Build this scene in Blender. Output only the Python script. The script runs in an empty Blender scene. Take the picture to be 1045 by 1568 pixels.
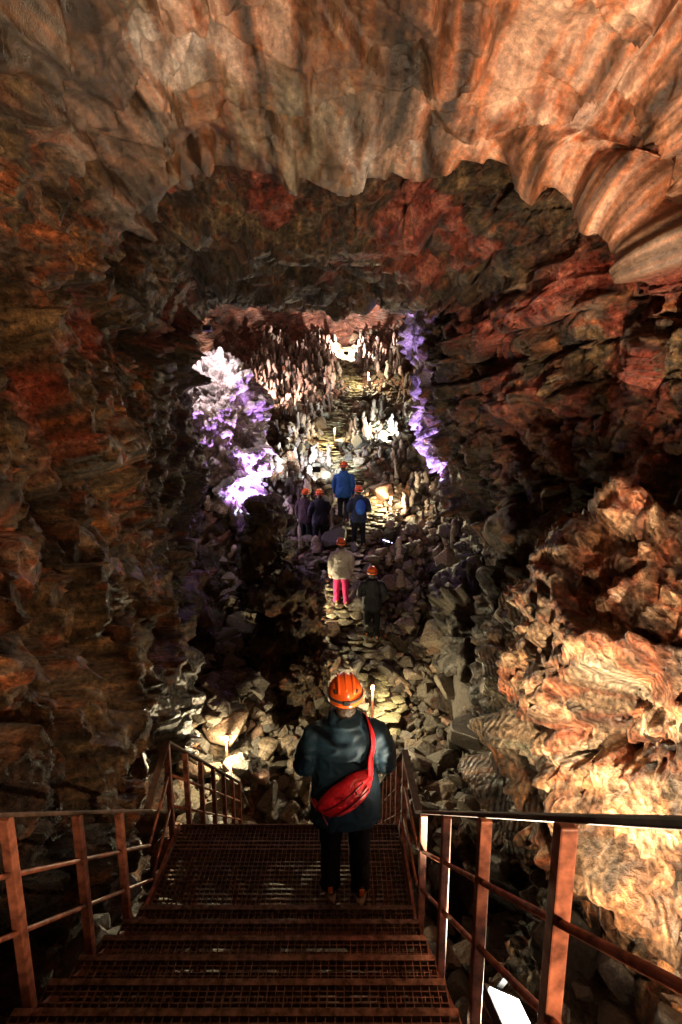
import bpy, bmesh, math, random
import numpy as np
from mathutils import Vector, Matrix, Euler
from mathutils.bvhtree import BVHTree
random.seed(7); rng=np.random.default_rng(7)
scene=bpy.context.scene
# ---------------------------------------------------------------- noise
def h3(x,y,z,s):
    M=0xffffffff
    n=((x.astype(np.int64)*374761393)+(y.astype(np.int64)*668265263)+(z.astype(np.int64)*1440662683)+s*974711+12345)&M
    n=((n^(n>>13))*1274126177)&M
    n=((n^(n>>16))*2246822519)&M
    n=n^(n>>15)
    return (n&0xffffff).astype(np.float32)/np.float32(0xffffff)
def vnoise(p,s=0):
    i=np.floor(p).astype(np.int64); f=(p-i).astype(np.float32); f=f*f*f*(f*(f*6-15)+10)
    x,y,z=i[:,0],i[:,1],i[:,2]; fx,fy,fz=f[:,0],f[:,1],f[:,2]
    def L(a,b,t): return a+(b-a)*t
    r=[]
    for dz in (0,1):
        a=L(h3(x,y,z+dz,s),h3(x+1,y,z+dz,s),fx); b=L(h3(x,y+1,z+dz,s),h3(x+1,y+1,z+dz,s),fx)
        r.append(L(a,b,fy))
    return L(r[0],r[1],fz)*2-1
RM=np.array([[.36,.48,-.8],[-.8,.6,0],[.48,.64,.6]])
def fbm(p,o=4,s=0,g=0.5):
    a=1;t=0;n=0;q=p.copy()
    for k in range(o):
        t=t+a*vnoise(q,s+k*17);n+=a;a*=g;q=(q@RM)*2.03+3.1
    return t/n*1.4
def ridged(p,o=4,s=0,g=.5):
    a=1;t=0;n=0;q=p.copy()
    for k in range(o):
        t=t+a*(1-2*np.abs(vnoise(q,s+k*17)));n+=a;a*=g;q=(q@RM)*2.03+3.1
    return t/n
def worley2(p,s=0):
    i=np.floor(p).astype(np.int64); n=len(p)
    d1=np.full(n,9,np.float32); d2=np.full(n,9,np.float32)
    c1=np.zeros((n,3),np.int64); c2=np.zeros((n,3),np.int64)
    for a in (-1,0,1):
        for b in (-1,0,1):
            for c in (-1,0,1):
                C=i+np.array([a,b,c]); x,y,z=C[:,0],C[:,1],C[:,2]
                px=x+h3(x,y,z,s);py=y+h3(x,y,z,s+1);pz=z+h3(x,y,z,s+2)
                d=np.sqrt((px-p[:,0])**2+(py-p[:,1])**2+(pz-p[:,2])**2).astype(np.float32)
                m=d<d1; m2=(~m)&(d<d2)
                c2[m]=c1[m]; d2[m]=d1[m]; c1[m]=C[m]; d1[m]=d[m]
                c2[m2]=C[m2]; d2[m2]=d[m2]
    return d1,d2,c1,c2
def facet(p,scale,s,tilt=1.0,crack=.5,warp=.25,soft=.09,rot=True):
    q=p/np.array(scale,dtype=float)
    w=np.stack([vnoise(q*1.7,s+50),vnoise(q*1.7,s+51),vnoise(q*1.7,s+52)],1)
    q=(q+w*warp)
    if rot: q=q@RM
    d1,d2,c1,c2=worley2(q,s)
    def val(c):
        x,y,z=c[:,0],c[:,1],c[:,2]
        bp=c+np.stack([h3(x,y,z,s+k) for k in (0,1,2)],1)
        h=h3(x,y,z,s+9)*2-1
        g=np.stack([h3(x,y,z,s+k)*2-1 for k in (11,12,13)],1)
        return h+tilt*1.6*np.sum(g*(q-bp),1)
    v1=val(c1);v2=val(c2)
    t=np.clip((d2-d1)/soft,0,1); t=.5+.5*(t*(2-t))
    e=np.clip(1-(d2-d1)/.08,0,1)
    return v1*t+v2*(1-t)-crack*e*e
def sst(a,b,x):
    t=np.clip((x-a)/(b-a),0,1); return t*t*(3-2*t)
def pal(t,stops):
    xs=[a for a,_ in stops]; return np.stack([np.interp(t,xs,[c[k] for _,c in stops]) for k in range(3)],1)
def rockcol(p,stops,s=0,cs=.7,var=1.0):
    c=pal(fbm(p*cs+.3*fbm(p*2,2,s+5)[:,None],5,s,.6)*.5+.5,stops)
    n1=fbm(p*2.6,5,s+30,.65); n2=fbm(p*11,3,s+60,.7)
    m=np.interp(n1,[-.5,0,.5],[.3,.85,1.6])*np.interp(n2,[-.6,0,.6],[.4,.95,1.75])
    return c*(1+(m-1)*var)[:,None]
def setcol(o,c):
    at=o.data.attributes.new('rockcol','FLOAT_COLOR','POINT')
    c4=np.ones((len(c),4),np.float32); c4[:,:3]=np.clip(c,0,.9); at.data.foreach_set('color',c4.ravel())
# ---------------------------------------------------------------- helpers
def mesh_np(name,v,f,mat,smooth=False,parent=None):
    me=bpy.data.meshes.new(name)
    v=np.asarray(v,dtype=np.float32); 
    if isinstance(f,np.ndarray):
        k=f.shape[1]
        me.vertices.add(len(v)); me.vertices.foreach_set('co',v.ravel())
        me.loops.add(f.size); me.loops.foreach_set('vertex_index',f.ravel().astype(np.int32))
        me.polygons.add(len(f)); me.polygons.foreach_set('loop_start',np.arange(0,f.size,k,dtype=np.int32))
        me.update(calc_edges=True); me.validate()
    else:
        me.from_pydata(v.tolist(),[],f)
    me.polygons.foreach_set('use_smooth',[smooth]*len(me.polygons))
    if mat is not None: me.materials.append(mat)
    o=bpy.data.objects.new(name,me); scene.collection.objects.link(o)
    if parent: o.parent=parent
    return o
def empty(name,loc=(0,0,0)):
    e=bpy.data.objects.new(name,None); e.location=loc; scene.collection.objects.link(e); e.empty_display_size=.1; return e
class Geo:
    def __init__(s): s.v=[];s.f=[]
    def add(s,v,f):
        b=len(s.v); s.v.extend([tuple(x) for x in v]); s.f.extend([tuple(i+b for i in q) for q in f])
    def box(s,c,d,R=None):
        x,y,z=[k/2 for k in d]
        vs=[Vector(p) for p in ((-x,-y,-z),(x,-y,-z),(x,y,-z),(-x,y,-z),(-x,-y,z),(x,-y,z),(x,y,z),(-x,y,z))]
        if R is not None: vs=[R@p for p in vs]
        c=Vector(c); s.add([p+c for p in vs],[(0,3,2,1),(4,5,6,7),(0,1,5,4),(1,2,6,5),(2,3,7,6),(3,0,4,7)])
    def bar(s,a,b,w,h):
        a=Vector(a);b=Vector(b);d=b-a;L=d.length
        q=d.to_track_quat('Y','Z').to_matrix()
        s.box((a+b)/2,(w,L,h),q)
    def tube(s,pts,rad,n=10,cap=True):
        pts=[Vector(p) for p in pts]; 
        rings=[]
        prev=None
        for i,p in enumerate(pts):
            t=(pts[min(i+1,len(pts)-1)]-pts[max(i-1,0)]).normalized()
            if prev is None:
                x=t.cross(Vector((0,1,0)) if abs(t.y)<.9 else Vector((1,0,0))).normalized()
            else:
                x=(prev-t*prev.dot(t)).normalized()
            prev=x; y=t.cross(x)
            r=rad[i] if isinstance(rad,(list,tuple)) else rad
            rx,ry=(r if isinstance(r,(list,tuple)) else (r,r))
            rings.append([p+x*rx*math.cos(2*math.pi*k/n)+y*ry*math.sin(2*math.pi*k/n) for k in range(n)])
        v=[q for r in rings for q in r]; f=[]
        for i in range(len(pts)-1):
            for k in range(n):
                k2=(k+1)%n
                f.append((i*n+k,i*n+k2,(i+1)*n+k2,(i+1)*n+k))
        if cap:
            f.append(tuple(range(n))[::-1]); f.append(tuple((len(pts)-1)*n+k for k in range(n)))
        s.add(v,f)
    def loft(s,rings,n=24):
        v=[];f=[]
        for (cx,cy,cz,rx,ry) in rings:
            for k in range(n):
                a=2*math.pi*k/n
                ca,sa=math.cos(a),math.sin(a)
                e=.85
                v.append((cx+rx*math.copysign(abs(ca)**e,ca),cy+ry*math.copysign(abs(sa)**e,sa),cz))
        for i in range(len(rings)-1):
            for k in range(n):
                k2=(k+1)%n
                f.append((i*n+k,i*n+k2,(i+1)*n+k2,(i+1)*n+k))
        f.append(tuple(range(n))[::-1]); f.append(tuple((len(rings)-1)*n+k for k in range(n)))
        s.add(v,f)
    def ell(s,c,r,R=None,n=14,m=20):
        v=[];f=[]
        c=Vector(c)
        for i in range(n+1):
            t=math.pi*i/n
            for k in range(m):
                a=2*math.pi*k/m
                p=Vector((r[0]*math.sin(t)*math.cos(a),r[1]*math.sin(t)*math.sin(a),-r[2]*math.cos(t)))
                if R is not None: p=R@p
                v.append(p+c)
        for i in range(n):
            for k in range(m):
                k2=(k+1)%m
                f.append((i*m+k,i*m+k2,(i+1)*m+k2,(i+1)*m+k))
        s.add(v,f)
    def obj(s,name,mat,smooth=False,parent=None,bevel=0):
        o=mesh_np(name,s.v,s.f,mat,smooth,parent)
        if bevel:
            m=o.modifiers.new('b','BEVEL'); m.width=bevel; m.segments=2
        return o
def remesh(geo,name,mat,vox,parent=None,smooth_it=3,folds=0,fs=8,seed=0):
    o=geo.obj(name,mat)
    bm=bmesh.new(); bm.from_mesh(o.data); bmesh.ops.remove_doubles(bm,verts=bm.verts,dist=1e-5); bmesh.ops.recalc_face_normals(bm,faces=bm.faces); bm.to_mesh(o.data); bm.free()
    m=o.modifiers.new('r','REMESH'); m.mode='VOXEL'; m.voxel_size=vox
    if smooth_it:
        m2=o.modifiers.new('s','SMOOTH'); m2.iterations=smooth_it; m2.factor=.5
    dg=bpy.context.evaluated_depsgraph_get(); me=bpy.data.meshes.new_from_object(o.evaluated_get(dg))
    o.modifiers.clear(); o.data=me
    if folds:
        n=len(me.vertices); co=np.empty(n*3,np.float32); me.vertices.foreach_get('co',co); co=co.reshape(-1,3)
        no=np.empty(n*3,np.float32); me.vertex_normals.foreach_get('vector',no); no=no.reshape(-1,3)
        q=co*np.array([fs,fs,fs*1.6]); 
        w=vnoise(q*.6,seed+3)*1.5
        r=1-np.abs(vnoise(q+w[:,None],seed))*2
        co=co+no*(folds*r)[:,None]
        me.vertices.foreach_set('co',co.ravel().astype(np.float32))
    me.polygons.foreach_set('use_smooth',[True]*len(me.polygons)); me.update()
    if not me.materials: me.materials.append(mat)
    if parent: o.parent=parent
    return o
# ---------------------------------------------------------------- materials
def newmat(name):
    m=bpy.data.materials.new(name); m.use_nodes=True; nt=m.node_tree; nt.nodes.clear()
    out=nt.nodes.new('ShaderNodeOutputMaterial'); b=nt.nodes.new('ShaderNodeBsdfPrincipled'); nt.links.new(b.outputs[0],out.inputs[0])
    return m,nt,b
def N(nt,t,**k):
    n=nt.nodes.new(t)
    for a,b in k.items():
        if a in n.inputs: n.inputs[a].default_value=b
        else: setattr(n,a,b)
    return n
def ramp(nt,fac,stops):
    r=nt.nodes.new('ShaderNodeValToRGB'); e=r.color_ramp.elements
    while len(e)<len(stops): e.new(.5)
    for i,(p,c) in enumerate(stops):
        e[i].position=p; e[i].color=(*c,1) if len(c)==3 else c
    nt.links.new(fac,r.inputs[0]); return r
def mixc(nt,fac,a,b,mode='MIX'):
    m=nt.nodes.new('ShaderNodeMix'); m.data_type='RGBA'; m.blend_type=mode
    for s,i in ((fac,0),(a,6),(b,7)):
        if isinstance(s,(int,float)): m.inputs[i].default_value=s
        elif isinstance(s,tuple): m.inputs[i].default_value=(*s,1)
        else: nt.links.new(s,m.inputs[i])
    return m.outputs[2]
def mathn(nt,op,a,b=None):
    m=nt.nodes.new('ShaderNodeMath'); m.operation=op
    for s,i in ((a,0),(b,1)):
        if s is None: continue
        if isinstance(s,(int,float)): m.inputs[i].default_value=s
        else: nt.links.new(s,m.inputs[i])
    return m.outputs[0]
def rock_mat(name,wave=0,bump=.6,rough=.45,fine=1.0,attrs=False,cell=0):
    m,nt,b=newmat(name)
    tc=N(nt,'ShaderNodeTexCoord'); P=tc.outputs['Object']
    ac=N(nt,'ShaderNodeAttribute',attribute_name='rockcol')
    n2=N(nt,'ShaderNodeTexNoise',Scale=15.0*fine,Detail=5.0,Roughness=.8); nt.links.new(P,n2.inputs['Vector'])
    fine_c=ramp(nt,n2.outputs[0],[(.38,(.25,.23,.22)),(.5,(.85,.85,.85)),(.58,(1.4,1.35,1.3)),(.68,(2.4,2.3,2.2))]).outputs[0]
    if attrs:
        asm=N(nt,'ShaderNodeAttribute',attribute_name='smoothz')
        fac=mathn(nt,'SUBTRACT',.85,mathn(nt,'MULTIPLY',asm.outputs['Fac'],.35))
    else: fac=.8
    col=mixc(nt,fac,ac.outputs['Color'],fine_c,'MULTIPLY')
    nt.links.new(col,b.inputs['Base Color'])
    h=n2.outputs[0]
    v2=N(nt,'ShaderNodeTexVoronoi',Scale=11.0*fine); nt.links.new(P,v2.inputs['Vector'])
    h=mathn(nt,'ADD',h,mathn(nt,'MULTIPLY',v2.outputs['Distance'],.5))
    if cell:
        dist=N(nt,'ShaderNodeVectorMath',operation='ADD'); sc=N(nt,'ShaderNodeVectorMath',operation='SCALE'); sc.inputs['Scale'].default_value=.12
        nt.links.new(n2.outputs['Color'],sc.inputs[0]); nt.links.new(P,dist.inputs[0]); nt.links.new(sc.outputs[0],dist.inputs[1])
        v3=N(nt,'ShaderNodeTexVoronoi',Scale=float(cell),feature='F1'); nt.links.new(dist.outputs[0],v3.inputs['Vector'])
        sp=N(nt,'ShaderNodeSeparateColor'); nt.links.new(v3.outputs['Color'],sp.inputs[0])
        h=mathn(nt,'ADD',h,mathn(nt,'MULTIPLY',sp.outputs[0],.35))
    if wave:
        wv=N(nt,'ShaderNodeTexWave',Scale=wave,Distortion=24.0,Detail=3.0); wv.inputs['Detail Scale'].default_value=.28; wv.inputs['Detail Roughness'].default_value=.58
        wv.bands_direction='X'
        mp=N(nt,'ShaderNodeMapping'); mp.inputs['Rotation'].default_value=(.3,.5,.9); nt.links.new(P,mp.inputs[0]); nt.links.new(mp.outputs[0],wv.inputs['Vector'])
        h=mathn(nt,'ADD',h,mathn(nt,'MULTIPLY',wv.outputs['Fac'],.33))
        col=mixc(nt,.5,col,ramp(nt,wv.outputs['Fac'],[(.2,(.5,.38,.30)),(.8,(1.15,1.1,1.05))]).outputs[0],'MULTIPLY'); nt.links.new(col,b.inputs['Base Color'])
    bp=N(nt,'ShaderNodeBump'); bp.inputs['Distance'].default_value=.12
    if attrs:
        st=mathn(nt,'SUBTRACT',bump,mathn(nt,'MULTIPLY',asm.outputs['Fac'],bump*.65)); nt.links.new(st,bp.inputs['Strength'])
    else: bp.inputs['Strength'].default_value=bump
    nt.links.new(h,bp.inputs['Height']); nt.links.new(bp.outputs[0],b.inputs['Normal'])
    rr=ramp(nt,n2.outputs[0],[(.35,(rough-.15,)*3),(.65,(rough+.2,)*3)]); nt.links.new(rr.outputs[0],b.inputs['Roughness'])
    b.inputs['Specular IOR Level'].default_value=.6
    return m
def simple(name,c,rough=.6,metal=0,noise=.25,scale=20,bump=.0,sheen=0,c2=None,spec=.5):
    m,nt,b=newmat(name)
    tc=N(nt,'ShaderNodeTexCoord'); n=N(nt,'ShaderNodeTexNoise',Scale=float(scale),Detail=3.0,Roughness=.65); nt.links.new(tc.outputs['Object'],n.inputs['Vector'])
    lo=tuple(x*(1-noise) for x in c); hi=tuple(min(1,x*(1+noise)) for x in (c2 or c))
    r=ramp(nt,n.outputs[0],[(.35,lo),(.65,hi)]); nt.links.new(r.outputs[0],b.inputs['Base Color'])
    b.inputs['Roughness'].default_value=rough; b.inputs['Metallic'].default_value=metal; b.inputs['Specular IOR Level'].default_value=spec
    if bump:
        bp=N(nt,'ShaderNodeBump'); bp.inputs['Strength'].default_value=bump; bp.inputs['Distance'].default_value=.01
        nt.links.new(n.outputs[0],bp.inputs['Height']); nt.links.new(bp.outputs[0],b.inputs['Normal'])
    return m
def emis(name,c,s):
    m,nt,b=newmat(name); b.inputs['Base Color'].default_value=(.8,.8,.8,1); b.inputs['Emission Color'].default_value=(*c,1); b.inputs['Emission Strength'].default_value=s
    try: m.cycles.emission_sampling='NONE'
    except Exception: pass
    return m
M_cave=rock_mat('cave_rock',attrs=True,bump=1.0,cell=3.6,rough=.42)
M_boulder=rock_mat('banded_lava_rock',wave=4.6,bump=1.0,rough=.42)
M_rub=rock_mat('rubble_rock',bump=.45,fine=1.6)
M_rail=simple('rust_red_painted_steel',(.17,.05,.03),.55,.15,.45,14,.15,c2=(.25,.085,.05))
M_railtop=simple('worn_handrail_steel',(.07,.042,.032),.65,.1,.4,18,.1,spec=.3)
M_grate=simple('weathered_grating_steel',(.11,.06,.04),.38,.75,.4,25,.1,c2=(.2,.13,.10))
C_cave=[(.2,(.02,.010,.006)),(.34,(.15,.055,.02)),(.43,(.08,.055,.028)),(.5,(.22,.125,.055)),(.56,(.13,.10,.07)),(.62,(.36,.10,.03)),(.70,(.2,.14,.10)),(.85,(.40,.17,.06))]
C_boul=[(.25,(.1,.045,.022)),(.4,(.30,.14,.06)),(.5,(.44,.30,.18)),(.58,(.40,.11,.045)),(.66,(.46,.30,.18)),(.8,(.52,.42,.30))]
C_rub=[(.2,(.05,.042,.03)),(.42,(.16,.13,.09)),(.55,(.11,.095,.08)),(.7,(.27,.2,.13)),(.85,(.22,.11,.07))]
C_path=[(.2,(.2,.175,.10)),(.5,(.33,.29,.17)),(.8,(.42,.37,.24))]
C_stal=[(.2,(.13,.085,.07)),(.5,(.34,.25,.21)),(.8,(.55,.47,.43))]
C_pil=[(.2,(.16,.13,.13)),(.5,(.42,.35,.38)),(.8,(.62,.56,.58))]
# ---------------------------------------------------------------- camera
cd=bpy.data.cameras.new('camera'); cam=bpy.data.objects.new('camera',cd); scene.collection.objects.link(cam)
cd.sensor_fit='VERTICAL'; cd.sensor_height=36; cd.lens=18; cd.clip_start=.05; cd.clip_end=500
cam.location=(0,0,0); cam.rotation_euler=(math.radians(80),0,0); scene.camera=cam
# ---------------------------------------------------------------- cave tube
ST=[
(-7,[(-.5,-2.2),(1.5,-2.2),(3,-1.2),(3.4,.5),(3,2.4),(1.8,3.4),(0,3.8),(-1.8,3.4),(-3,2.2),(-3.4,.5),(-3,-1.2),(-2,-2.2)]),
(0,[(-.5,-3.7),(1.5,-3.8),(2.8,-2.6),(3.2,0),(3.2,2.2),(2,3.3),(0,3.6),(-1.8,3.2),(-2.8,2),(-2.6,0),(-2.4,-2),(-2,-3.4)]),
(3,[(-.4,-5.2),(1.4,-5.3),(2.7,-3.6),(3.4,-.5),(3.4,2),(2.4,3.3),(.1,3.6),(-1.7,3.3),(-2.7,1.9),(-2.5,0),(-2.2,-2.6),(-1.9,-4.8)]),
(5.6,[(-.3,-6.4),(1.6,-6.4),(2.9,-4.5),(3.5,-1),(3.7,1.8),(2.7,3.2),(.1,3.55),(-1.9,3.35),(-3.1,1.8),(-2.8,-.3),(-2.5,-3.3),(-2.4,-6)]),
(7.0,[(-.2,-6.3),(1.8,-6.2),(3.0,-4.2),(3.4,-1),(3.5,1.5),(2.6,2.75),(.1,3.25),(-2.0,3.0),(-3.1,1.7),(-2.9,-.8),(-2.8,-3.6),(-2.6,-6)]),
(7.5,[(-.2,-6.3),(1.8,-6.2),(3.0,-4.2),(3.4,-1),(3.7,1.6),(2.75,3.1),(.1,3.65),(-2.1,3.35),(-3.3,1.8),(-3.0,-.8),(-2.9,-3.6),(-2.7,-6)]),
(8.4,[(-.1,-6.1),(1.9,-6.1),(3.0,-4.1),(3.2,-1),(3.1,1.2),(2.1,2.5),(0,3.0),(-2.0,2.75),(-3.0,1.6),(-3.1,-.9),(-3.0,-3.6),(-2.8,-5.8)]),
(10,[(0,-5.6),(2.2,-5.6),(3.1,-3.8),(2.9,-1),(2.6,1.0),(2.0,2.35),(0,2.8),(-2.4,2.6),(-3.2,1.5),(-3.3,-1),(-3.2,-3.5),(-2.9,-5.6)]),
(12,[(0,-4.8),(2.2,-4.9),(3.1,-3.4),(2.45,-1),(1.95,1.0),(1.95,2.5),(.1,2.65),(-2.8,2.65),(-3.6,1.8),(-3.7,-.6),(-3.6,-3),(-2.8,-4.8)]),
(13.3,[(0,-3.9),(2.6,-4),(3.7,-2.6),(3.5,-.3),(3.2,2.0),(2.6,3.9),(0,4.5),(-2.8,4.3),(-4.4,3.2),(-4.8,0),(-4.5,-2),(-3,-3.9)]),
(18,[(.2,-1.9),(2.8,-2),(4.2,-1),(4.3,1),(3.9,3.7),(2.8,5.3),(0,6),(-3,5.8),(-5.2,4.4),(-5.8,1.5),(-5.2,-.4),(-3.2,-1.9)]),
(27,[(.4,1.8),(3.2,1.8),(4.8,2.6),(5.4,4.2),(5,6.2),(2.8,7.8),(0,8.4),(-3.4,8.2),(-6,7.0),(-7,4.8),(-6.6,2.8),(-3.8,1.8)]),
(34,[(.4,4.6),(3.2,4.6),(5.2,5.2),(5.8,6.4),(5.2,8),(2.8,9.3),(0,9.8),(-3.4,9.6),(-6.4,8.6),(-7.4,7.2),(-7,5.4),(-4,4.6)]),
(36,[(.3,5.8),(2.6,5.9),(4.2,6.4),(4.8,7.2),(4.3,8.1),(2.3,8.8),(0,9.2),(-2.4,9.1),(-4.8,8.5),(-5.6,7.6),(-5.2,6.6),(-3,5.8)]),
(37,[(-.3,7.5)]*12),
]
ctrl=np.array([[(x,y,z) for x,z in pr] for y,pr in ST],float)
for k in (4,5,6):
    ctrl[k,3:6,1]-=np.array([.5,1.2,.8]); ctrl[k,7:10,1]-=np.array([.2,.5,.4])
def crom(P0,P1,P2,P3,t):
    return .5*((2*P1)+(-P0+P2)*t+(2*P0-5*P1+4*P2-P3)*t*t+(-P0+3*P1-3*P2+P3)*t**3)
S=len(ST); NT=1080
ts=np.linspace(0,S-1,4000,endpoint=True)
def rowinterp(C,t):
    i=np.clip(np.floor(t).astype(int),0,len(C)-2); f=(t-i).reshape(-1,*([1]*(C.ndim-1)))
    g=lambda k: C[np.clip(i+k,0,len(C)-1)]
    return crom(g(-1),g(0),g(1),g(2),f)
fine=rowinterp(ctrl,ts)
seg=np.linalg.norm(np.diff(fine,axis=0),axis=2); seg=.5*seg.mean(1)+.5*seg[:,5:8].mean(1)
mid=(fine[1:]+fine[:-1])/2; dist=np.maximum(np.linalg.norm(mid,axis=2).mean(1),3.2)
yy=mid[:,0,1]; wgt=np.where(yy<0,.15,1.0)
cum=np.concatenate([[0],np.cumsum(seg/dist*wgt)])
NR=840
tr=np.interp(np.linspace(0,cum[-1],NR),cum,ts)
rows=rowinterp(ctrl,tr)
dens=np.interp(np.arange(0,12,.01)%12,[0,1,1.5,10.5,11,12],[.35,.45,1,1,.45,.35]); cdn=np.concatenate([[0],np.cumsum(dens)]); cdn/=cdn[-1]
th=np.interp(np.arange(NT)/NT,cdn,np.arange(0,12.005,.01)); i=np.floor(th).astype(int); f=(th-i)[None,:,None]
g=lambda k: rows[:,(i+k)%12]
base=crom(g(-1),g(0),g(1),g(2),f)
du=np.roll(base,-1,1)-np.roll(base,1,1); dv=np.gradient(base,axis=0)
nrm=np.cross(du,dv); nrm/=np.linalg.norm(nrm,axis=2,keepdims=True)+1e-9
cen=rows.mean(1)[:,None,:]
sg=np.sign(np.sum(nrm*(cen-base),2).mean()); nrm*=sg
P=base.reshape(-1,3); Nn=nrm.reshape(-1,3)
X,Y,Z=P[:,0],P[:,1],P[:,2]
Tt=np.repeat(tr,NT)
big=fbm(P*.5,3,5); mid_n=fbm(P*2.2,3,6)
smask=sst(2.0,2.3,Z+big*.45+mid_n*.2+.12*X)*sst(4.72,4.5,Tt+big*.3+mid_n*.12)*sst(-3.0,-2.3,X+big*.6+mid_n*.3)
path_x=lambda y: np.interp(y,[5,7,8.5,9.6,11,12.2,14,16,18,20,23,26,30,36],[-.5,-.5,.2,.95,.5,0,.35,1.05,.5,-.6,-.1,.8,.3,.2])
pm=np.exp(-((X-path_x(Y))/.7)**2)*sst(.3,.8,Nn[:,2])
disp=.32*facet(P,(1.7,1.9,1.7),10,.8,.3)
disp+=.15*facet(P,(.66,.74,.66),30,1.0,.8)
disp+=.065*facet(P,(.26,.28,.26),60,1.1,.8)
disp+=.09*ridged(P*1.1+.4*fbm(P,2,83)[:,None],3,80)
disp+=.025*ridged(P*7,3,90,.65)
sz=Z*2.3+fbm(P*np.array([.5,.5,.8]),3,110)*.9
fr=sz-np.floor(sz); li=np.floor(sz).astype(np.int64); z0=np.zeros_like(li)
layer=(h3(li,z0,z0,3)-.5)*.34
edge=np.minimum(fr,1-fr); groove=-.16*np.exp(-(edge/.06)**2)*sst(-.4,.2,fbm(P*1.1,2,115))
blk=facet(P,(.7,.7,.5),120,.35,.7,.2,rot=False)
sm_str=np.maximum(sst(1.2,1.9,Z+.3*big)*sst(4.5,4.8,Tt),sst(-1.,.6,Z+.5*big)*sst(1.2,2.2,X)*sst(2.5,4.,Y))*sst(13.2,12.6,Y)
lw=sst(-.8,.4,Z+.6*big)*sst(-1.4,-2.2,X)*sst(2.,3.5,Y)*sst(13.2,12.6,Y)*.35
sm_str=np.maximum(sm_str,lw)
strat=.16*blk+layer+groove+.02*ridged(P*5,2,125)
disp=disp*(1-.6*sm_str)+strat*sm_str
ps=.42*Y+.30*X+.9*fbm(P*.42,2,142)+.25*fbm(P*1.4,2,144); pf=ps-np.floor(ps)
ps2=.55*X-.25*Y+.9*fbm(P*.5,2,147)+.2*fbm(P*1.6,2,148); pf2=ps2-np.floor(ps2)
saw=lambda f,e: np.where(f<1-e,f/(1-e),(1-f)/e)
lipf=.25+.75*sst(4.7,4.1,Tt)
plate=(.28*saw(pf,.045)+.20*saw(pf2,.045))*lipf+.12*facet(P,(2.7,2.0,2.2),143,.8,.1,.5)*lipf+.05*facet(P,(.9,.7,.8),146,1.0,.5,.4)+.06*fbm(P*.8,2,150)+.014*ridged(P*np.array([8,1.6,8]),3,160)+.04*np.clip(ridged(P*2.4,3,163)-.3,0,1)
disp=disp*(1-smask)+plate*smask
disp*=1-.85*pm
disp=np.where(Y<1.5,disp*np.clip((Y+3)/4.5,.4,1),disp)
disp=np.where(Y>36,disp*.4,disp)
V=P+Nn*disp[:,None]
idx=np.arange(NR*NT).reshape(NR,NT)
a=idx[:-1];b=idx[1:]
F=np.stack([a,np.roll(a,-1,1),np.roll(b,-1,1),b],-1).reshape(-1,4)
if sg<0: F=F[:,::-1].copy()
cave=mesh_np('lava_cave',V,F,M_cave,True)
red=.9*sst(4.35,4.6,Tt+big*.2)*sst(5.35,4.95,Tt+mid_n*.3)*sst(1.9,2.4,Z)*sst(-.5,.1,fbm(P*1.6,3,200)+.12*X)
red=np.maximum(red,.95*np.exp(-((Z-(2.0-.10*X)-.35*big)/.22)**2)*sst(.4,1.6,X)*sst(3,5,Y)*sst(12,9,Y))
red=np.maximum(red,.8*sst(.18,.38,fbm(P*1.0,3,210)+.1*sst(1,2,X))*sst(14,9,Y)*sst(-1.5,1.0,Z))
red*=(1-smask)
cc=rockcol(P,C_cave,400,.8)
redc=pal(fbm(P*5,3,230,.65)*.5+.5,[(.2,(.035,.008,.006)),(.5,(.36,.048,.025)),(.75,(.66,.2,.13))])
stv=P*np.array([3.6,.42,2.0])
lin=pal(fbm(stv+.35*fbm(P*1.2,3,241)[:,None],6,240,.66)*.62+.5,[(.15,(.045,.03,.02)),(.33,(.15,.085,.05)),(.45,(.33,.21,.15)),(.53,(.40,.17,.08)),(.6,(.44,.31,.25)),(.8,(.56,.47,.42))])
lin*=np.interp(fbm(P*np.array([7,2.5,7]),4,250,.7),[-.6,0,.6],[.45,.95,1.5])[:,None]
tone=fbm(P*.45,3,260)
tm=sst(.0,.3,tone)[:,None]; lin=lin*(1-.7*tm)+.7*tm*lin*np.array([.9,.5,.28])
tm=sst(.1,.4,fbm(P*.6,3,265)-X*.12)[:,None]; lin=lin*(1-.8*tm)+.8*tm*lin*np.array([.38,.34,.2])
lin*=np.interp(X+big,[-2.4,-1.0,1.0,2.4],[.3,.65,.95,1.6])[:,None]  # lamp falloff painted into the lining colour, dim left to bright right
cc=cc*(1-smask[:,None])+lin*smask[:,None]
cc=cc*(1-red[:,None])+redc*red[:,None]
dk=.5*sst(4.6,4.9,Tt)*sst(14,12.8,Y)*sst(1.2,1.8,Z)  # shade of the arch band and opening edges put into the rock colour
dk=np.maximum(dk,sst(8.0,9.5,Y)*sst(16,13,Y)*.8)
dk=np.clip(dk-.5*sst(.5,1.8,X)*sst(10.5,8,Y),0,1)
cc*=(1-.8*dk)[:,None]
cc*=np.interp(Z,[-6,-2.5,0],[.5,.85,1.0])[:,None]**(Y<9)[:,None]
far=sst(20,30,Y)[:,None]; cc=cc*(1-.7*far)+.7*far*rockcol(P,[(.2,(.1,.03,.02)),(.5,(.32,.14,.10)),(.8,(.4,.3,.25))],500)
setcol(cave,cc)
at=cave.data.attributes.new('smoothz','FLOAT','POINT'); at.data.foreach_set('value',smask.astype(np.float32))
bvh=BVHTree.FromPolygons([Vector(v) for v in V.reshape(NR,NT,3)[::4,::4].reshape(-1,3).tolist()],
   [tuple(q) for q in (lambda id:(np.stack([id[:-1],np.roll(id[:-1],-1,1),np.roll(id[1:],-1,1),id[1:]],-1).reshape(-1,4)))(np.arange(len(range(0,NR,4))*len(range(0,NT,4))).reshape(len(range(0,NR,4)),-1)).tolist()])
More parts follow.
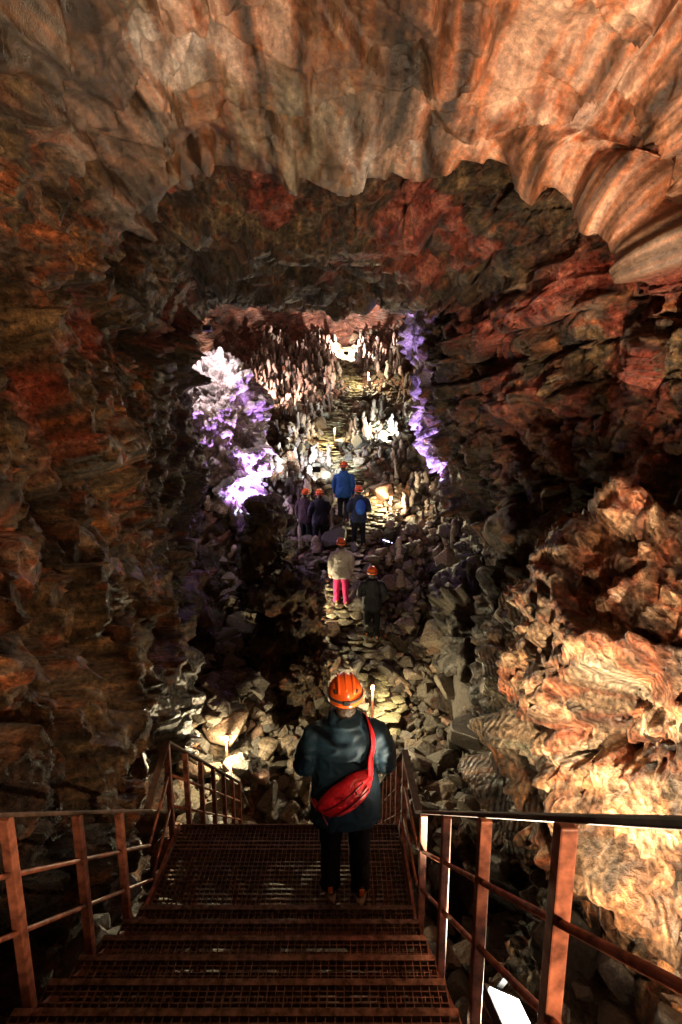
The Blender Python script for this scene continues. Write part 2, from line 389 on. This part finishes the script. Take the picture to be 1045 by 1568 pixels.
def floor_z(x,y):
    zc=np.interp(y,[0,3,5.8,7.6,10,12,13.6,18,27,35,40],[-3.7,-5.2,-6.4,-6.3,-5.6,-4.8,-3.8,-1.9,1.8,5,7.2])
    h=bvh.ray_cast(Vector((x,y,zc+1.3)),Vector((0,0,-1)))
    return h[0].z if h[0] is not None else zc
# ---------------------------------------------------------------- boulders
def boulder(name,c,r,mat,cols,sub=6,amp=1,seed=0,rot=(0,0,0),dark=1,k=(.28,.14,.12)):
    bm=bmesh.new(); bmesh.ops.create_icosphere(bm,subdivisions=sub,radius=1)
    v=np.array([q.co[:] for q in bm.verts]); f=np.array([[q.index for q in p.verts] for p in bm.faces]); bm.free()
    R=np.array(Euler(rot).to_matrix()); n=v.copy()
    v=np.sign(v)*np.abs(v)**.85
    p=(v*np.array(r))@R.T+np.array(c); n=(n/np.array(r))@R.T; n/=np.linalg.norm(n,axis=1)[:,None]
    s=min(r)*amp
    d=k[0]*s*facet(p,(s*.9,)*3,seed+1,.9,.4)+k[1]*s*facet(p,(s*.35,)*3,seed+31,1.0,.7)+.045*s*facet(p,(s*.13,)*3,seed+61,1.1,.6)+k[2]*s*ridged(p*1.5/s,4,seed)
    d=np.clip(d,-.6*s,.6*s)
    o=mesh_np(name,p+n*d[:,None],f,mat,True); setcol(o,rockcol(p,cols,seed,1.1)*dark); return o
boulder('banded_boulder',(3.85,5.3,-3.7),(1.95,2.3,2.65),M_boulder,C_boul,7,.62,300,(.0,-.10,.1),1,(.24,.09,.10))
boulder('boulder',(2.8,3.6,-5.9),(1.1,1.3,1.2),M_boulder,C_boul,6,.7,340)
boulder('boulder',(3.6,7.9,-3.2),(1.2,1.2,1.6),M_cave,C_cave,6,.8,350,dark=.6)
boulder('boulder',(-1.15,11.2,-4.6),(.8,.8,1.15),M_cave,C_cave,6,.8,360,dark=.6)
boulder('boulder',(-1.9,12.6,-3.3),(.6,.7,1.3),M_cave,C_cave,6,.8,365,dark=.5)
boulder('boulder',(-.55,9.9,-5.6),(.65,.55,.75),M_cave,C_cave,6,.8,369,dark=.8)
boulder('rock_pillar',(-3.35,15.2,-.5),(.95,1.3,2.3),M_rub,C_pil,7,.9,380)
boulder('rock_pillar',(2.7,13.6,1.2),(.8,1.0,2.7),M_rub,C_pil,6,.9,390,(0,-.1,0))
boulder('boulder',(3.4,10.4,-4.6),(1.3,1.3,1.2),M_rub,C_rub,6,.8,400,dark=.6)
# ---------------------------------------------------------------- rubble
def protos(n,k=16,flat=(1,1,1)):
    out=[]
    for j in range(n):
        bm=bmesh.new()
        for _ in range(k):
            p=Vector((random.gauss(0,1),random.gauss(0,1),random.gauss(0,1))).normalized()
            q=Vector([math.copysign(abs(t)**.6,t) for t in p])
            bm.verts.new((q.x*flat[0],q.y*flat[1],q.z*flat[2]))
        r=bmesh.ops.convex_hull(bm,input=bm.verts)
        bmesh.ops.delete(bm,geom=[g for g in r['geom_interior'] if isinstance(g,bmesh.types.BMVert)],context='VERTS')
        bmesh.ops.bevel(bm,geom=list(bm.edges),offset=.06,segments=1,affect='EDGES')
        bmesh.ops.triangulate(bm,faces=bm.faces)
        bm.verts.ensure_lookup_table(); bm.verts.index_update()
        out.append((np.array([v.co[:] for v in bm.verts]),np.array([[v.index for v in f.verts] for f in bm.faces])))
        bm.free()
    return out
def scatter(name,items,pr,mat,cols,smooth=False):
    vs=[];fs=[];cs=[];b=0
    for (loc,sc,rot) in items:
        v,f=random.choice(pr)
        R=np.array(Euler(rot).to_matrix())
        w=(v*np.array(sc))@R.T+np.array(loc)
        vs.append(w); fs.append(f+b); b+=len(w)
        c=pal(np.array([random.gauss(.5,.17)]),cols)[0]*random.uniform(.5,1.2); cs.append(np.tile(c,(len(w),1)))
    o=mesh_np(name,np.concatenate(vs),np.concatenate(fs),mat,smooth); setcol(o,np.concatenate(cs)); return o
PR=protos(14); PF=protos(8,18,(1,1,.45))
items=[]
for _ in range(12000):
    t=random.random()
    y=6.3+ (29.5*t**1.3)
    wmax=np.interp(y,[6,9,12,14,18,35],[2.4,3,2.9,3.4,4.3,5])
    x=random.uniform(-wmax,wmax)
    if abs(x-path_x(y))<.40 and random.random()<.95: continue
    if y<7.3 and -1.4<x<.6: continue
    s=min(.42,.035+random.expovariate(1/.055))
    z=floor_z(x,y)+s*random.uniform(.1,.7)
    items.append(((x,y,z),(s*random.uniform(.7,1.3),s*random.uniform(.7,1.3),s*random.uniform(.5,1)),(random.uniform(-.9,.9),random.uniform(-.9,.9),random.uniform(0,6.3))))
for _ in range(500):
    y=random.uniform(0,6.5); x=random.uniform(-2.3,2.6); s=random.uniform(.06,.28)
    items.append(((x,y,floor_z(x,y)+s*.2),(s,s,s*.6),(random.uniform(-.5,.5),random.uniform(-.5,.5),random.uniform(0,6.3))))
for _ in range(520):
    a=random.uniform(0,6.3); rr=random.random()**.6*1.5
    x=-1.4+rr*math.cos(a); y=8.8+rr*math.sin(a)*.8; s=random.uniform(.06,.2)
    if y<7.3: continue
    items.append(((x,y,floor_z(x,y)+random.random()*max(0,.85-rr*.45)+s*.3),(s*1.2,s,s*.7),(random.uniform(-.7,.7),random.uniform(-.7,.7),random.uniform(0,6.3))))
scatter('rubble_rocks',items,PR,M_rub,C_rub)
items=[]
y=7.0
while y<34:
    for k in range(4):
        x=path_x(y)+random.uniform(-.38,.38); s=random.uniform(.1,.22)*np.interp(y,[6,30],[1,1.2])
        items.append(((x,y+random.uniform(-.1,.1),floor_z(x,y)+.03),(s,s,s*.45),(random.uniform(-.12,.12),random.uniform(-.12,.12),random.uniform(0,6.3))))
    y+=.17
scatter('stone_path',items,PF,M_rub,C_path)
def stalp(n):
    out=[]
    for j in range(n):
        g=Geo(); pts=[];rad=[]
        m=7
        for k in range(m+1):
            t=k/m; pts.append((random.uniform(-.07,.07),random.uniform(-.07,.07),t)); rad.append((.2*(1-.45*t)*random.uniform(.7,1.25),.2*(1-.45*t)*random.uniform(.7,1.25)) if k<m else (.05,.05))
        g.tube(pts,rad,8)
        me=bpy.data.meshes.new('t'); me.from_pydata([tuple(v) for v in g.v],[],g.f); bm=bmesh.new(); bm.from_mesh(me); bmesh.ops.triangulate(bm,faces=bm.faces); bm.verts.index_update()
        out.append((np.array([v.co[:] for v in bm.verts]),np.array([[v.index for v in f.verts] for f in bm.faces]))); bm.free()
    return out
items=[]
for _ in range(1800):
    y=random.uniform(13,34.5); x=random.uniform(-5,4.2)
    dens_=.4+.6*(x<path_x(y))
    if abs(x-path_x(y))<.55 or random.random()>dens_: continue
    h=(.2+.75*random.random()**1.6)*np.interp(y,[13,30],[.8,1.2]); w=random.uniform(.45,1.0)*.8
    items.append(((x,y,floor_z(x,y)+.03),(w,w,h),(random.uniform(-.1,.1),random.uniform(-.1,.1),random.uniform(0,6.3))))
scatter('stalagmites',items,stalp(12),M_rub,C_stal,True)
# ---------------------------------------------------------------- stairs
XL,XR=-1.40,.50
g=Geo()
def grate(g,x0,x1,y0,y1,z,px=.034,py=.05):
    n=max(1,int((y1-y0)/py))
    for k in range(n+1): g.box(((x0+x1)/2,y0+(y1-y0)*k/n,z-.012),(x1-x0,.004,.022))
    m=int((x1-x0)/px)
    for k in range(m+1): g.box((x0+(x1-x0)*k/m,(y0+y1)/2,z-.010),(.004,y1-y0,.018))
YL,ZL=3.04,-3.5
for k in range(1,13):
    yb=YL-.25*(k-1); z=ZL+.17*k
    grate(g,XL,XR,yb-.25,yb,z,.04,.05)
    g.box(((XL+XR)/2,yb-.012,z-.018),(XR-XL,.03,.044))
grate(g,XL,XR,YL,3.95,ZL,.036,.04)
for k in range(1,14):
    y=3.95+.215*(k-1); z=ZL-.2*k
    grate(g,XL,XR,y,y+.23,z,.04,.055); g.box(((XL+XR)/2,y+.235,z-.02),(XR-XL,.02,.045))
g.box(((XL+XR)/2,3.96,ZL-.03),(XR-XL,.015,.08))
stairs=empty('metal_staircase'); g.obj('grating_treads',M_grate,parent=stairs)
g=Geo()
for x in (XL-.03,XR+.03):
    g.bar((x,YL+.02,ZL-.08),(x,YL-.25*12,ZL-.08+.17*12),.02,.2)
    g.bar((x,YL,ZL-.07),(x,3.97,ZL-.07),.022,.16)
    g.bar((x,3.95,ZL-.12),(x,3.95+.215*13,ZL-.12-.2*13),.02,.2)
for y,z in ((1.0,-2.5),(3.1,-3.65),(3.85,-3.65),(5.4,-5.2)):
    g.bar((XL,y,z),(XR,y,z),.06,.08)
    for x in (XL+.1,XR-.1): g.box((x,y,z-1.1),(.07,.07,2.1))
g.obj('stringers',M_rail,parent=stairs)
def railing(name,x,pts,posts,tread):
    e=empty(name); g=Geo(); t=Geo(); r=Geo()
    for a,b in zip(pts[:-1],pts[1:]):
        t.bar((x,a[0],a[1]),(x,b[0],b[1]),.055,.02)
    for off in (.3,.6):
        P2=[(x,q[0],q[1]-off) for q in pts]
        for a,b in zip(P2[:-1],P2[1:]): r.tube([a,b],.012,8)
    for y in posts:
        zt=np.interp(y,[q[0] for q in pts],[q[1] for q in pts])-.012
        zb=tread(y)-.15
        g.box((x,y,(zt+zb)/2),(.045,.045,zt-zb))
        g.box((x+(.03 if x<0 else -.03),y,tread(y)-.03),(.012,.09,.12))
    t.obj('handrail',M_railtop,parent=e,bevel=.006); g.obj('posts',M_rail,parent=e,bevel=.005); r.obj('mid_rails',M_rail,True,parent=e)
def tread(y): 
    if y<YL: return ZL+.68*(YL-y)
    if y<3.95: return ZL
    return ZL-.93*(y-3.95)
railing('stair_railing',-1.45,[(.6,-.55),(3.38,-2.86),(3.86,-2.62),(6.5,-5.05)],[.9,1.42,1.95,2.48,2.95,3.86,4.3,4.75,5.2,5.65,6.1,6.5],tread)
railing('stair_railing',.55,[(.35,-.32),(3.2,-2.72),(4.0,-2.8),(6.8,-5.4)],[.55,1.1,1.72,2.35,3.0,3.95,4.4,4.85,5.3,5.75,6.2,6.7],tread)
# ---------------------------------------------------------------- lamps
def light(name,kind,loc,energy,col,target=None,size=.05,cone=60,blend=.6,parent=None):
    l=bpy.data.lights.new(name,kind); l.energy=energy; l.color=col
    if kind=='SPOT': l.spot_size=math.radians(cone); l.spot_blend=blend; l.shadow_soft_size=size
    elif kind=='POINT': l.shadow_soft_size=size
    o=bpy.data.objects.new(name,l); scene.collection.objects.link(o); o.location=loc
    if target is not None: o.rotation_euler=(Vector(target)-Vector(loc)).to_track_quat('-Z','Y').to_euler()
    if parent: o.parent=parent
    return o
M_black=simple('black_housing',(.02,.02,.02),.45,.3,.2,30)
M_lens=emis('flood_lens',(1,.93,.82),40)
M_warm=emis('path_lamp_glass',(1,.72,.35),18)
def flood(loc,target,energy,col,cone=110,size=.06,lens=None,big=1):
    e=empty('floodlight')
    d=(Vector(target)-Vector(loc)).normalized(); R=d.to_track_quat('-Z','Y').to_matrix()
    L=Vector(loc)
    g=Geo(); g.box(L-d*.05,(.26*big,.2*big,.05),R)
    for s in (-1,1):
        g.box(L-d*.03+R@Vector((s*.14*big,0,0)),(.012,.05,.14),R)
    g.box(L-d*.11,(.28*big,.05,.012),R)
    for k in range(5): g.box(L-d*.085+R@Vector(((k-2)*.05,0,0)),(.008,.17,.03),R)
    g.obj('housing',M_black,parent=e,bevel=.004)
    g=Geo(); g.box(L-d*.02,(.22*big,.16*big,.01),R); g.obj('lens',lens or M_lens,parent=e)
    light('beam','SPOT',tuple(L+d*.02),energy,col,target,size,cone,.5,e)
flood((1.02,2.36,-3.36),(1.52,2.46,-2.66),1700,(1,.80,.52),165,.04,big=1.5)
flood((1.35,.9,-2.9),(3.4,5.3,-2.4),900,(1,.72,.44),72,.04)  # unseen flood, added to brighten the upper part of the banded boulder
flood((2.5,-.3,-1.6),(1.6,4.2,3.4),900,(1,.74,.56),76)
flood((2.4,-.6,-1.9),(3.2,7.5,1.3),520,(1,.68,.48),50)
flood((-1.95,-.2,-1.3),(-1.9,5.0,2.6),330,(1,.62,.36),85,.04)  # unseen low flood, added so grazing light brings out relief on the left
flood((2.1,-1.0,-.6),(-3.2,5.4,.0),1150,(1,.66,.36),62,.04)
Lb=emis('blue_lens',(.5,.5,1),12)
flood((-1.9,13.6,-2.6),(-3.1,15,-.1),3400,(.56,.30,1),90,.05,lens=Lb)
flood((-1.75,14.6,-2.9),(-2.5,14.9,-2.7),900,(.68,.74,1),150,.05,lens=Lb)
flood((-3.3,13.1,2.2),(-3.3,15,.3),450,(1,.85,.8),130,.05)
flood((1.2,12.8,-3.0),(2.5,13.4,1.2),3400,(.5,.32,1),60,.05,lens=Lb)
flood((.3,30.5,3.9),(.6,35,7),6500,(1,.8,.7),130)
flood((-3.6,23,1.0),(-2.5,30,6),3200,(1,.64,.52),130)
flood((1.9,20,-.6),(.2,24,1.6),1200,(.8,1,.92),130)
flood((-.8,16.6,-1.5),(-1.2,21,.4),1200,(.85,.95,1),130)
def path_lamp(x,y,en,h=.62):
    z=floor_z(x,y); e=empty('path_lamp',(0,0,0)); g=Geo()
    g.tube([(x,y,z-.15),(x,y,z+h)],.022,10); g.tube([(x,y,z+h+.1),(x,y,z+h+.125)],[.05,.03],12); g.box((x,y,z+.02),(.12,.12,.02))
    for k in range(3):
        a=k*2.1; g.tube([(x+.035*math.cos(a),y+.035*math.sin(a),z+h),(x+.035*math.cos(a),y+.035*math.sin(a),z+h+.1)],.004,6)
    g.obj('post',M_rail,parent=e)
    g=Geo(); g.tube([(x,y,z+h+.005),(x,y,z+h+.095)],.028,12); g.obj('glass',M_warm,True,parent=e)
    light('bulb','POINT',(x,y-.1,z+h+.05),en,(1,.83,.5),None,.04,parent=e)
path_lamp(-1.95,7.9,200,.8); path_lamp(.62,9.3,190,.75); path_lamp(-.72,12.1,110); path_lamp(1.6,16.3,260,.6); path_lamp(-.25,20,240,.6); path_lamp(1.35,26.2,350,.7)
# ---------------------------------------------------------------- people
M_skin=simple('skin',(.5,.3,.21),.5,0,.08,30)
M_hair=simple('hair',(.05,.03,.02),.5,0,.4,60,.4)
M_helm=simple('orange_helmet_shell',(.85,.13,.02),.28,0,.08,6)
M_strap=simple('dark_webbing',(.02,.02,.022),.7,0,.3,90,.3)
M_sole=simple('shoe_rubber',(.3,.22,.16),.7,0,.3,40,.3)
M_trim=simple('orange_trim',(.7,.18,.04),.6)
def person(loc,heading,cj,ct,hem=.68,scale=1,vox=.02,bag=False,bulk=1.0,legs=(0,0),armpose='front',shoe=(.09,.08,.07),hood=True,pack=None):
    e=empty('person',loc); e.rotation_euler=(0,0,heading); e.scale=(scale,)*3
    mj=simple('jacket_fabric',cj,.65,0,.18,30,.12,spec=.22); mt=simple('trouser_fabric',ct,.8,0,.25,40,.2,spec=.15); ms=simple('shoe_upper',shoe,.6,0,.35,30,.3)
    b=bulk
    g=Geo()
    g.loft([(0,-.01,hem,.235*b,.165*b),(0,-.01,hem+.1,.235*b,.17*b),(0,-.01,.95,.215*b,.155*b),(0,0,1.1,.205*b,.145*b),(0,0,1.22,.215*b,.15*b),(0,-.005,1.32,.225*b,.14*b),(0,-.005,1.385,.185*b,.115*b),(0,0,1.43,.115,.09),(0,.01,1.49,.075,.078)],28)
    for s in (-1,1):
        if armpose=='front':
            pts=[(s*.16,-.01,1.355),(s*.215,-.015,1.32),(s*.275,-.03,1.2),(s*.295,-.01,1.08),(s*.265,.1,1.03),(s*.20,.2,1.03),(s*.14,.27,1.06)]
        else:
            pts=[(s*.16,-.01,1.355),(s*.22,-.01,1.31),(s*.265,-.02,1.18),(s*.28,-.02,1.06),(s*.28,.01,.97),(s*.275,.04,.88),(s*.27,.06,.82)]
        g.tube(pts,[.07*b,.08*b,.074*b,.068*b,.062*b,.055*b,.045*b],14)
    if hood:
        g.ell((0,-.095,1.37),(.125,.06,.10)); g.ell((0,-.06,1.43),(.12,.085,.045)); g.ell((-.07,0,1.445),(.05,.09,.04)); g.ell((.07,0,1.445),(.05,.09,.04))
    remesh(g,'jacket',mj,vox*.6,e,4,.009 if bag else .010,9,3)
    g=Geo()
    g.loft([(0,0,.76,.155,.115),(0,0,.86,.175,.13),(0,0,1.0,.16,.11)],20)
    g.ell((0,-.03,.84),(.17,.13,.11))
    for s,st in ((-1,legs[0]),(1,legs[1])):
        g.tube([(s*.085,0,.88),(s*.098,st*.15,.7),(s*.105,st*.3+.015,.5),(s*.108,st*.5+.0,.3),(s*.112,st*.7-.01,.13),(s*.113,st*.7-.01,.065)],[.098,.1,.082,.072,.068,.075],16)
    remesh(g,'trousers',mt,vox*.6,e,3,.008,11,9)
    for s,st in ((-1,legs[0]),(1,legs[1])):
        yc=st*.7; x=s*.115
        g=Geo(); R=Matrix.Rotation(-s*.15,3,'Z')
        g.ell((x,yc+.03,.065),(.048,.13,.05),R); g.ell((x,yc-.035,.09),(.044,.06,.07),R); g.ell((x+s*.015,yc+.10,.055),(.05,.07,.042),R)
        remesh(g,'shoe',ms,.008,e,2)
        g=Geo(); 
        sec=[]
        for k in range(20):
            a=2*math.pi*k/20; sec.append(R@Vector((.053*math.cos(a)*(1 if math.sin(a)>-.2 else .85),.148*math.sin(a),0))+Vector((x+s*.005,yc+.03,0)))
        v=[(q.x,q.y,.002) for q in sec]+[(q.x,q.y,.03) for q in sec]
        g.add(v,[tuple(range(20))[::-1],tuple(range(20,40))]+[(k,(k+1)%20,20+(k+1)%20,20+k) for k in range(20)])
        g.obj('sole',M_sole,parent=e)
        g=Geo(); g.box((x,yc-.095,.10),(.035,.012,.05)); g.tube([(x-.05,yc+.03,.085),(x,yc+.05,.112),(x+.05,yc+.03,.085)],.008,6); g.obj('shoe_trim',M_trim,True,parent=e,bevel=.004)
    g=Geo(); g.ell((0,.02,1.59),(.076,.095,.112)); g.tube([(0,-.005,1.42),(0,.0,1.54)],[.062,.056],14); g.ell((0,.112,1.575),(.014,.022,.024)); g.ell((0,.09,1.52),(.035,.03,.03))
    g.ell((.078,.015,1.585),(.012,.02,.032)); g.ell((-.078,.015,1.585),(.012,.02,.032)); g.ell((0,.104,1.54),(.024,.012,.008))
    remesh(g,'head',M_skin,.007,e,2)
    g=Geo()
    for s in (-1,1): g.ell((s*.031,.103,1.597),(.012,.008,.007))
    g.obj('eyes',M_strap,True,parent=e)
    g=Geo(); g.ell((0,-.012,1.60),(.083,.092,.105)); g.ell((0,-.05,1.53),(.068,.055,.07)); remesh(g,'hair',M_hair,.008,e,2,.004,30,2)
    g=Geo(); nn=12;mm=32; v=[];f=[]
    for i in range(nn+1):
        t=i/nn*math.pi*.58
        for k in range(mm):
            a=2*math.pi*k/mm
            rr=1+.035*math.cos(4*a)*math.sin(t*1.2)
            flare=1.07 if i==nn else 1
            v.append((.112*rr*math.sin(t)*math.cos(a)*flare,.138*rr*math.sin(t)*math.sin(a)*flare+.005,1.622+.128*math.cos(t)))
    for i in range(nn):
        for k in range(mm): f.append((i*mm+k,(i+1)*mm+k,(i+1)*mm+(k+1)%mm,i*mm+(k+1)%mm))
    g.add(v,f)
    for kx in (-.05,0,.05):
        g.tube([(kx*1.0,.005+.138*math.sin(t)*.97,1.622+.128*math.cos(t)*(1-abs(kx)*1.1)+.004) for t in [q/10*2.2-1.1 for q in range(11)]],.006,6)
    o=g.obj('helmet_shell',M_helm,True,parent=e); sm=o.modifiers.new('s','SOLIDIFY'); sm.thickness=.006; sm.offset=1
    g=Geo(); 
    ring=[(.124*math.cos(2*math.pi*k/30),.149*math.sin(2*math.pi*k/30)+.005,1.630) for k in range(31)]
    g.tube(ring,[(.011,.004)]*31,8)
    for s in (-1,1):
        for kx in (.028,.075):
            g.box((s*kx,-.118+abs(kx)*.5,1.680),(.012,.02,.03),Matrix.Rotation(-s*.5*kx/.07,3,'Z')@Matrix.Rotation(-.5,3,'X'))
    g.obj('headlamp_strap',M_strap,True,parent=e,bevel=.003)
    g=Geo(); g.box((0,.155,1.63),(.06,.03,.04)); g.box((0,-.146,1.630),(.05,.02,.03)); g.obj('headlamp',M_black,parent=e,bevel=.005)
    g=Geo()
    for s in (-1,1): g.tube([(s*.1,.02,1.60),(s*.085,.05,1.53),(s*.03,.085,1.485),(0,.09,1.482)],.006,6)
    g.obj('chin_strap',M_strap,True,parent=e)
    for s in (-1,1):
        g=Geo()
        if armpose=='front': w=Vector((s*.14,.27,1.06)); d=Vector((-s*.75,.55,.15)).normalized(); curl=Vector((-s*.3,-.5,-.5)).normalized()
        else: w=Vector((s*.27,.06,.82)); d=Vector((0,.12,-1)).normalized(); curl=Vector((-s*.6,.5,-.2)).normalized()
        side=d.cross(curl).normalized(); dn=curl-d*curl.dot(d); dn.normalize()
        g.tube([w-d*.04,w+d*.01,w+d*.05,w+d*.09],[(.026,.02),(.03,.02),(.04,.018),(.04,.015)],12)
        for k,Lf in enumerate((.068,.078,.072,.056)):
            o0=w+d*.085+side*((k-1.5)*.021)
            a=o0+d*Lf*.45+dn*.008; bb=a+(d*.7+dn*.7)*Lf*.32; c=bb+(d*.2+dn)*Lf*.25
            g.tube([o0-d*.02,o0,a,bb,c],[.0095,.0095,.009,.008,.006],8)
        o0=w+d*.025-side*.03; g.tube([o0+side*.01,o0-side*.012+d*.02,o0-side*.022+d*.045+dn*.01,o0-side*.018+d*.068+dn*.022],[.013,.0125,.011,.008],8)
        remesh(g,'hand',M_skin,.005,e,1)
    if bag:
        mb=simple('red_nylon',(.72,.015,.03),.42,0,.15,40,.15)
        mz=simple('bag_zip',(.12,.01,.012),.4,0,.2,60)
        g=Geo(); R=Matrix.Rotation(math.radians(-38),3,'Y')
        C=Vector((-.015,-.225,.99))
        pts=[];rad=[]
        for k in range(13):
            t=k/12*2-1
            q=C+R@Vector((t*.235,abs(t)**2*.05,0)); pts.append(q); w=max(.02,(1-abs(t)**2.6)); rad.append((.098*w**.7,.062*w**.6))
        n=24; v=[]
        for q,(rz,ry) in zip(pts,rad):
            for j in range(n):
                a=2*math.pi*j/n; ca,sa=math.cos(a),math.sin(a)
                v.append(q+R@Vector((0,ry*math.copysign(abs(ca)**.7,ca),rz*math.copysign(abs(sa)**.7,sa))))
        f=[(i*n+j,i*n+(j+1)%n,(i+1)*n+(j+1)%n,(i+1)*n+j) for i in range(12) for j in range(n)]+[tuple(range(n)),tuple(12*n+j for j in range(n))[::-1]]
        g.add(v,f); remesh(g,'sling_bag',mb,.008,e,2,.004,22,5)
        g=Geo()
        for off in (.03,-.035):
            zz=[C+R@Vector((t*.17,-.068+abs(t)**2*.032,off)) for t in [k/8*2-1 for k in range(9)]]
            g.tube(zz,.0055,6)
        g.tube([C+R@Vector((.1,-.066,.03)),C+R@Vector((.1,-.08,-.0))],.005,6)
        g.tube([C+R@Vector((-.2,-.02,.0)),C+R@Vector((-.215,-.03,-.07))],.007,6)
        g.obj('bag_zips',mz,True,parent=e)
        A=C+R@Vector((.21,.03,0))
        g2=[A,(.155,-.165,1.22),(.175,-.14,1.32),(.165,-.09,1.395),(.15,-.02,1.425),(.13,.06,1.405),(.09,.12,1.34),(0,.165,1.2),(-.12,.175,1.05),(-.215,.11,.93),(-.24,-.02,.87),(-.2,-.17,.87)]
        v=[];f=[]
        PP=[Vector(p) for p in g2]; 
        cr=[]
        for i in range(len(PP)-1):
            p0=PP[max(i-1,0)];p1=PP[i];p2=PP[i+1];p3=PP[min(i+2,len(PP)-1)]
            for t in (0,.25,.5,.75): cr.append(.5*((2*p1)+(-p0+p2)*t+(2*p0-5*p1+4*p2-p3)*t*t+(-p0+3*p1-3*p2+p3)*t**3))
        cr.append(PP[-1])
        for i,p in enumerate(cr):
            t=(cr[min(i+1,len(cr)-1)]-cr[max(i-1,0)]).normalized(); out=(p-Vector((0,0,p.z-.05))).normalized(); sd=t.cross(out).normalized()
            w=.024
            for q in (p-sd*w+out*.004,p+sd*w+out*.004,p+sd*w+out*.014,p-sd*w+out*.014): v.append(q)
        for i in range(len(cr)-1):
            for j in range(4): f.append((i*4+j,i*4+(j+1)%4,(i+1)*4+(j+1)%4,(i+1)*4+j))
        g=Geo(); g.add(v,f); g.obj('bag_strap',mb,True,parent=e)
    if pack:
        mp_=simple('backpack_fabric',pack,.6,0,.2,30,.2)
        g=Geo(); g.ell((0,-.21,1.17),(.14,.085,.22)); g.ell((0,-.28,1.08),(.10,.05,.1)); remesh(g,'backpack',mp_,.015,e,2,.005,15,4)
    return e
person((.03,3.32,ZL),math.radians(4),(.008,.028,.05),(.004,.004,.006),.68,1.0,.018,True,1.12,(0.02,-.03),shoe=(.04,.04,.045))
def pfar(x,y,cj,ct,sc=1,hd=0,**k):
    z=max(floor_z(x,y),-99)+.02
    return person((x,y,z),hd,cj,ct,.72,sc,.03,legs=(.12,-.15),**k)
pfar(.0,12.3,(.5,.46,.42),(.45,.03,.12),.98,.2,armpose='down')
pfar(.72,11.4,(.012,.012,.016),(.012,.012,.014),1.0,0)
pfar(.5,14.2,(.02,.03,.06),(.01,.01,.015),1.0,.2,pack=(.02,.12,.5))
pfar(.08,14.8,(.02,.09,.28),(.02,.02,.03),1.02,-.2,armpose='down')
pfar(-.62,14.6,(.02,.02,.035),(.015,.015,.02),1.0,.3)
pfar(-1.05,15.0,(.03,.015,.02),(.015,.015,.02),1.0,-.3,armpose='down')
# ---------------------------------------------------------------- world
w=bpy.data.worlds.new("World"); scene.world=w; w.use_nodes=True
bg=w.node_tree.nodes['Background']; bg.inputs[0].default_value=(.5,.42,.4,1); bg.inputs[1].default_value=.015
scene.view_settings.view_transform='Standard'; scene.view_settings.look='None'; scene.view_settings.exposure=0
print('done')
